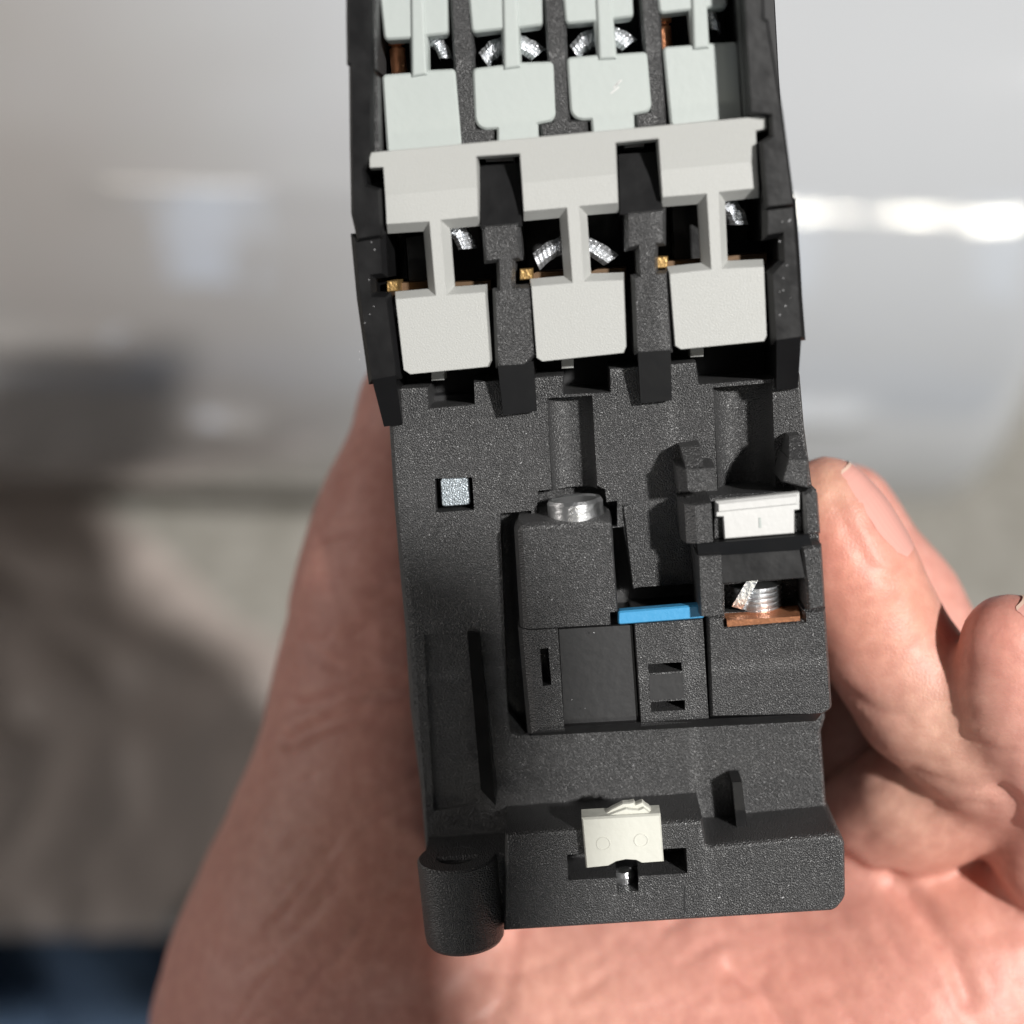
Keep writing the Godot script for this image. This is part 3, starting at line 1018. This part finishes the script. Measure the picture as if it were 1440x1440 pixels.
	for bl in near:
		for z in B:
			for y in B:
				var row: int = ((bl.z * B + z) * dims.y + bl.y * B + y) * dims.x + bl.x * B
				for x in B:
					var i := row + x
					var v := [val[i], val[i + sx], val[i + sy], val[i + sx + sy], val[i + sz], val[i + sx + sz], val[i + sy + sz], val[i + sx + sy + sz]]
					var n_in := 0
					for q in v:
						if q < 0.0:
							n_in += 1
					if n_in == 0 or n_in == 8:
						continue
					var sum := Vector3.ZERO
					var cnt := 0
					for e in EDGES:
						var f0: float = v[e[0]]
						var f1: float = v[e[1]]
						if (f0 < 0.0) != (f1 < 0.0):
							var t := f0 / (f0 - f1)
							sum += CORNERS[e[0]].lerp(CORNERS[e[1]], t)
							cnt += 1
					index[i] = pos.size()
					pos.append(lo + (Vector3(bl.x * B + x, bl.y * B + y, bl.z * B + z) + sum / cnt) * cell)
	var tris := PackedInt32Array()
	for i in index:
		for ax in [[sx, sy, sz], [sy, sz, sx], [sz, sx, sy]]:
			var j: int = i + ax[0]
			if j >= val.size() or (val[i] < 0.0) == (val[j] < 0.0):
				continue
			var q := [i, i - ax[1], i - ax[1] - ax[2], i - ax[2]]
			if not (index.has(q[1]) and index.has(q[2]) and index.has(q[3])):
				continue
			var k := [index[q[0]], index[q[1]], index[q[2]], index[q[3]]]
			if val[i] < 0.0:
				tris.append_array([k[0], k[2], k[1], k[0], k[3], k[2]])
			else:
				tris.append_array([k[0], k[1], k[2], k[0], k[2], k[3]])
	# smooth a little, wrinkle, normals
	for pass_ in 2:
		var acc := PackedVector3Array(); acc.resize(pos.size())
		var num := PackedInt32Array(); num.resize(pos.size())
		for t in range(0, tris.size(), 3):
			for e in 3:
				var a := tris[t + e]
				var b := tris[t + (e + 1) % 3]
				acc[a] += pos[b]; num[a] += 1
		for i in pos.size():
			if num[i] > 0:
				pos[i] = pos[i].lerp(acc[i] / num[i], 0.5)
	var nor := normals_of(pos, tris)
	noise.seed = 77
	noise.frequency = 0.16
	noise.fractal_octaves = 3
	for i in pos.size():
		var p := pos[i]
		var deep := 0.0
		if nor[i].z > 0.1:
			var q := Vector2(p.x, p.y)
			for c in cuts:
				if not c[3].has_point(q):
					continue
				var line: Array = c[0]
				var best := 99.0
				for s in line.size() - 1:
					var g := Geometry2D.get_closest_point_to_segment(q, line[s], line[s + 1])
					best = minf(best, q.distance_to(g))
				if best < c[2] * 3.0:
					deep += c[1] * exp(-pow(best / c[2], 2.0))
		pos[i] = p - nor[i] * (deep * clampf(nor[i].z * 2.0, 0.0, 1.0) + 0.09 * noise.get_noise_3dv(p))
	nor = normals_of(pos, tris)
	var arr := []
	arr.resize(Mesh.ARRAY_MAX)
	var out := PackedVector3Array(); out.resize(pos.size())
	var col := PackedColorArray(); col.resize(pos.size())
	for i in pos.size():
		out[i] = pos[i] * 0.001
		var c := base
		for t in tints:
			var d: float = (pos[i] - t[0]).length() / t[1]
			if d < 2.2:
				c = c.lerp(t[2], t[3] * exp(-d * d))
		var m := 1.0 + 0.05 * noise.get_noise_3dv(pos[i] * 0.35)
		col[i] = Color(c.r * m, c.g * (m * 1.0), c.b * m)
	arr[Mesh.ARRAY_VERTEX] = out
	arr[Mesh.ARRAY_NORMAL] = nor
	arr[Mesh.ARRAY_COLOR] = col
	arr[Mesh.ARRAY_INDEX] = tris
	var mesh := ArrayMesh.new()
	mesh.add_surface_from_arrays(Mesh.PRIMITIVE_TRIANGLES, arr)
	mesh.surface_set_material(0, M["skin"])
	var hand := MeshInstance3D.new()
	hand.name = "person_hand"
	hand.mesh = mesh
	add_child(hand, true)
	hand.transform = dev_t
	tag(hand, "bare left hand cradling the black contactor, fingertips curled at its right side", "hand")
	print("hand verts ", pos.size(), " tris ", tris.size() / 3)
	nail(hand, [[1176, 658], [1198, 700], [1220, 740], [1246, 782]], [4.4, 6.4, 7.0, 5.2], Vector3(0.58, 0.32, 0.75), 3)
	nail(hand, [[1416, 848], [1434, 882], [1450, 917], [1464, 950]], [4.0, 6.0, 7.0, 6.0], Vector3(0.62, 0.35, 0.7), 4)


const CORNERS := [Vector3(0, 0, 0), Vector3(1, 0, 0), Vector3(0, 1, 0), Vector3(1, 1, 0), Vector3(0, 0, 1), Vector3(1, 0, 1), Vector3(0, 1, 1), Vector3(1, 1, 1)]
const EDGES := [[0, 1], [2, 3], [4, 5], [6, 7], [0, 2], [1, 3], [4, 6], [5, 7], [0, 4], [1, 5], [2, 6], [3, 7]]


func normals_of(pos: PackedVector3Array, tris: PackedInt32Array) -> PackedVector3Array:
	var nor := PackedVector3Array()
	nor.resize(pos.size())
	for t in range(0, tris.size(), 3):
		var n := (pos[tris[t + 2]] - pos[tris[t]]).cross(pos[tris[t + 1]] - pos[tris[t]])
		for e in 3:
			nor[tris[t + e]] += n
	for i in nor.size():
		nor[i] = nor[i].normalized()
	return nor


func hand_point(p: Vector3, dir: Vector3) -> Vector3:
	# from outside along -dir onto the hand's surface
	var q := p + dir * 14.0
	for i in 60:
		var d := sdf(q, bones)
		if d < 0.02:
			break
		q -= dir * d * 0.8
	return q


func nail(hand: Node3D, spine: Array, widths: Array, up: Vector3, g: int) -> void:
	# a thin curved plate laid on the back of a fingertip: rows across the nail, dropped onto the finger
	up = up.normalized()
	var own := bones.filter(func(b): return b[0] == g)
	var rows := []
	var nor := []
	var n_along := 14
	var n_across := 10
	var z0: float = own[0][1].z
	var pts := []
	for s in spine:
		pts.append(P(s[0], s[1], z0))
	for i in n_along + 1:
		var t := pow(i / float(n_along), 1.35) * (pts.size() - 1)
		var k := mini(int(t), pts.size() - 2)
		var c: Vector3 = pts[k].lerp(pts[k + 1], t - k)
		var w := lerpf(widths[k], widths[k + 1], t - k)
		var tangent: Vector3 = (pts[k + 1] - pts[k]).normalized()
		var side := tangent.cross(up).normalized()
		if i == n_along: w *= 0.72
		if i == 0: w *= 0.8
		var row := []
		for j in n_across + 1:
			var a := (j / float(n_across) - 0.5)
			var from := c + side * a * w + up * 12.0
			var q := from
			for it in 50:
				var d := sdf(q, own)
				if d < 0.01 or q.distance_to(from) > 22.0:
					break
				q -= up * maxf(d * 0.8, 0.01)
			row.append(q + up * (0.15 - 0.75 * a * a))
		rows.append(row)
	var st := mb()
	var edge := mb()
	for i in n_along:
		for j in n_across:
			var f := [rows[i][j], rows[i][j + 1], rows[i + 1][j + 1], rows[i + 1][j]]
			if (f[1] - f[0]).cross(f[2] - f[0]).dot(up) < 0.0:
				f.reverse()
			var tool := edge if i < 1 else st
			var nn: Vector3 = (f[1] - f[0]).cross(f[2] - f[0]).normalized()
			face(tool, f)
	var nm := commit("fingernail", st, "nail", hand)
	commit("nail_edge", edge, "nail_edge", nm)


# ---------------------------------------------------------------- what lies behind
func table() -> void:
	var st := mb()
	var x0 := -900.0; var x1 := 900.0; var zf := -207.0; var zb := -1500.0
	var prof := [[zf - 3, 0.0], [zf - 0.9, -0.9], [zf, -3.0], [zf, -12.0]]
	face(st, [Vector3(x0, 0, zf - 3), Vector3(x1, 0, zf - 3), Vector3(x1, 0, zb), Vector3(x0, 0, zb)])
	for i in 3:
		face(st, [Vector3(x0, prof[i + 1][1], prof[i + 1][0]), Vector3(x1, prof[i + 1][1], prof[i + 1][0]), Vector3(x1, prof[i][1], prof[i][0]), Vector3(x0, prof[i][1], prof[i][0])])
	face(st, [Vector3(x0, -12, zb), Vector3(x1, -12, zb), Vector3(x1, -12, zf), Vector3(x0, -12, zf)])
	var sf := mb()
	face(sf, [Vector3(-2500, -740, 2500), Vector3(2500, -740, 2500), Vector3(2500, -740, -2500), Vector3(-2500, -740, -2500)])
	tag(commit("floor", sf, "floor_grey", self), "grey floor below the table", "", "", "structure")
	var o := commit("table", st, "table_white", self)
	tag(o, "pale table top under the hand, with its front edge at the bottom", "table")


func on_table(py: float, line: Array) -> Vector3:
	# where the edge of the bag, listed as [y, x] of the photograph, lies on the table (mm)
	var px: float = line[0][1]
	for i in line.size() - 1:
		if py >= line[i][0]:
			px = lerpf(line[i][1], line[i + 1][1], clampf((py - line[i][0]) / float(line[i + 1][0] - line[i][0]), 0.0, 1.0))
	var d := cam_t.basis * Vector3((px - 720.0) / FPX, -(py - 720.0) / FPX, -1.0)
	return (cam_t.origin + d * (-cam_t.origin.y / d.y)) * 1000.0


func build_background() -> void:
	# the big film-wrapped roll
	var st := mb()
	var R := 130.0
	var segs := 360
	noise.seed = 5
	noise.frequency = 0.006
	noise.fractal_octaves = 3
	# axis along x; rounded right end
	var xs := []
	for i in 176:
		xs.append(lerpf(-600.0, 145.0, i / 175.0))
	for i in range(1, 19):
		xs.append(145.0 + 20.0 * sin(i / 18.0 * PI / 2))
	# creases of the film: [x, angle, half length, height]
	var creases := [[-130.0, 0.11, 26.0, 2.6], [-88.0, -0.13, 16.0, 3.8], [93.0, -0.05, 20.0, 3.8], [-60.0, 0.5, 60.0, 0.8], [20.0, 0.3, 50.0, 0.6]]
	var ring := func(x: float) -> Array:
		var out := []
		var r := R
		if x > 145.0:
			r = R - 20.0 + 20.0 * sqrt(maxf(0.0, 1.0 - pow((x - 145.0) / 20.0, 2.0)))
		for k in segs:
			var a := TAU * k / segs
			var d := 1.0 + 0.004 * noise.get_noise_3d(x * 0.6, cos(a) * 120.0, sin(a) * 120.0)
			for c in creases:
				var da := wrapf(a - c[1], -PI, PI) * R
				d += c[3] / R * exp(-pow(da / 4.5, 2.0)) * smoothstep(0.0, 1.0, clampf((c[2] - absf(x - c[0])) / 8.0, 0.0, 1.0))
			out.append(Vector3(x, R + r * d * sin(a), r * d * cos(a)))
		return out
	var rings := []
	for x in xs:
		rings.append(ring.call(x))
	var pos := PackedVector3Array()
	var tris := PackedInt32Array()
	for r in rings:
		for v in r:
			pos.append(v)
	for i in rings.size() - 1:
		for k in segs:
			var a := i * segs + k
			var b := i * segs + (k + 1) % segs
			tris.append_array([a, b, b + segs, a, b + segs, a + segs])
	for e in [0, rings.size() - 1]:
		var c := pos.size()
		pos.append(Vector3(xs[e], R, 0))
		for k in segs:
			var a: int = e * segs + k
			var b: int = e * segs + (k + 1) % segs
			tris.append_array([c, b, a] if e == 0 else [c, a, b])
	var nor := normals_of(pos, tris)
	# outwards
	if nor[segs * 10].dot(pos[segs * 10] - Vector3(pos[segs * 10].x, R, 0)) < 0.0:
		for t in range(0, tris.size(), 3):
			var s := tris[t + 1]; tris[t + 1] = tris[t + 2]; tris[t + 2] = s
		nor = normals_of(pos, tris)
	# painted shade, brownish at the lower left; painted sheen, bluish white at the right
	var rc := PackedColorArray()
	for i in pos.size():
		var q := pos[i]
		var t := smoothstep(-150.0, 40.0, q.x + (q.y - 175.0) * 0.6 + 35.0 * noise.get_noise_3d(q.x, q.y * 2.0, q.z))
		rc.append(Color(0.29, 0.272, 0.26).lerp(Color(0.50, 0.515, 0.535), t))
		pos[i] *= 0.001
	var arr := []
	arr.resize(Mesh.ARRAY_MAX)
	arr[Mesh.ARRAY_VERTEX] = pos
	arr[Mesh.ARRAY_NORMAL] = nor
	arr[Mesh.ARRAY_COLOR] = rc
	arr[Mesh.ARRAY_INDEX] = tris
	var mesh := ArrayMesh.new()
	mesh.add_surface_from_arrays(Mesh.PRIMITIVE_TRIANGLES, arr)
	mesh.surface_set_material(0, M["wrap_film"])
	var roll := MeshInstance3D.new()
	roll.name = "wrapped_roll"
	roll.mesh = mesh
	add_child(roll)
	roll.position = Vector3(0.0, 0.0, -0.445)
	roll.rotation.y = deg_to_rad(-2.0)
	tag(roll, "large glossy pale roll wrapped in plastic film lying on the table behind the hand", "roll")
	# crumpled clear film on the table at the left
	var bag_edge := [[650, 30], [690, 100], [800, 250], [880, 330], [925, 410], [1000, 440], [1150, 410], [1230, 320], [1290, 245], [1330, 235]]
	var n := 90
	var gp := PackedVector3Array()
	var gt := PackedInt32Array()
	noise.seed = 19
	noise.frequency = 0.013
	noise.fractal_octaves = 2
	for j in n + 1:
		for i in n + 1:
			var u := i / float(n)
			var v := j / float(n)
			var edge := on_table(lerpf(650.0, 1325.0, v), bag_edge)
			var x := lerpf(-300.0, edge.x, u)
			var z := edge.z + 10.0 * (1.0 - u) * noise.get_noise_2d(u * 300.0, 7.0)
			var h := 3.0 + 7.0 * absf(noise.get_noise_2d(x, z)) + 2.5 * absf(noise.get_noise_2d(x * 2.0 + z, z * 0.7))
			gp.append(Vector3(x, h, z) * 0.001)
	for j in n:
		for i in n:
			var a := j * (n + 1) + i
			gt.append_array([a, a + 1, a + n + 2, a, a + n + 2, a + n + 1])
	var gn := normals_of(gp, gt)
	if gn[100].y < 0:
		for t in range(0, gt.size(), 3):
			var s := gt[t + 1]; gt[t + 1] = gt[t + 2]; gt[t + 2] = s
		gn = normals_of(gp, gt)
	var ga := []
	ga.resize(Mesh.ARRAY_MAX)
	ga[Mesh.ARRAY_VERTEX] = gp
	ga[Mesh.ARRAY_NORMAL] = gn
	ga[Mesh.ARRAY_INDEX] = gt
	var gm := ArrayMesh.new()
	gm.add_surface_from_arrays(Mesh.PRIMITIVE_TRIANGLES, ga)
	gm.surface_set_material(0, M["clear_film"])
	var film := MeshInstance3D.new()
	film.name = "plastic_bag"
	film.mesh = gm
	add_child(film)
	tag(film, "crumpled clear plastic bag lying on the table left of the hand", "plastic bag")
	# jeans below the table edge
	var jp := PackedVector3Array()
	var jt := PackedInt32Array()
	noise.seed = 29
	noise.frequency = 0.022
	var nj := 70
	for j in nj + 1:
		for i in nj + 1:
			var u := i / float(nj)
			var v := j / float(nj)
			var x := lerpf(-330.0, 330.0, u)
			var z := lerpf(-330.0, 60.0, v)
			var leg := maxf(0.0, 1.0 - pow((absf(x) - 120.0) / 130.0, 2.0))
			var fold := noise.get_noise_2d(x * 1.6 - z * 0.9, z * 0.5)
			jp.append(Vector3(x, -125.0 + 70.0 * sqrt(leg) + 26.0 * fold, z) * 0.001)
	for j in nj:
		for i in nj:
			var a := j * (nj + 1) + i
			jt.append_array([a, a + 1, a + nj + 2, a, a + nj + 2, a + nj + 1])
	var jn := normals_of(jp, jt)
	if jn[100].y < 0:
		for t in range(0, jt.size(), 3):
			var s := jt[t + 1]; jt[t + 1] = jt[t + 2]; jt[t + 2] = s
		jn = normals_of(jp, jt)
	var ja := []
	ja.resize(Mesh.ARRAY_MAX)
	ja[Mesh.ARRAY_VERTEX] = jp
	ja[Mesh.ARRAY_NORMAL] = jn
	ja[Mesh.ARRAY_INDEX] = jt
	var jm := ArrayMesh.new()
	jm.add_surface_from_arrays(Mesh.PRIMITIVE_TRIANGLES, ja)
	jm.surface_set_material(0, M["denim"])
	var jeans := MeshInstance3D.new()
	jeans.name = "denim_trousers"
	jeans.mesh = jm
	add_child(jeans)
	tag(jeans, "dark blue denim trousers on a lap below the table edge", "trousers")


func build_phone() -> void:
	# the phone that takes the picture, just behind the lens, held level with it: its corner shades the lower left of the device
	var st := mb()
	var c := [[-66.0, 17.0], [86.0, 17.0], [86.0, -62.0], [-66.0, -62.0]]
	var poly := rounded(c, 16.0)
	var f := []
	var b := []
	for q in poly:
		f.append(Vector3(q[0], q[1], 4.0))
		b.append(Vector3(q[0], q[1], 12.0))
	f.reverse()
	b.reverse()
	var ff := f.duplicate()
	ff.reverse()
	var n := f.size()
	if (f[1] - f[0]).cross(f[2] - f[1]).z > 0.0:
		f.reverse(); b.reverse()
	face(st, f)
	for i in n:
		var j := (i + 1) % n
		face(st, [f[j], f[i], b[i], b[j]])
	var bb := b.duplicate()
	bb.reverse()
	face(st, bb)
	var o := commit("phone", st, "phone_glass", self)
	o.transform = cam_t
	tag(o, "dark phone held level behind the lens, above the contactor", "phone")
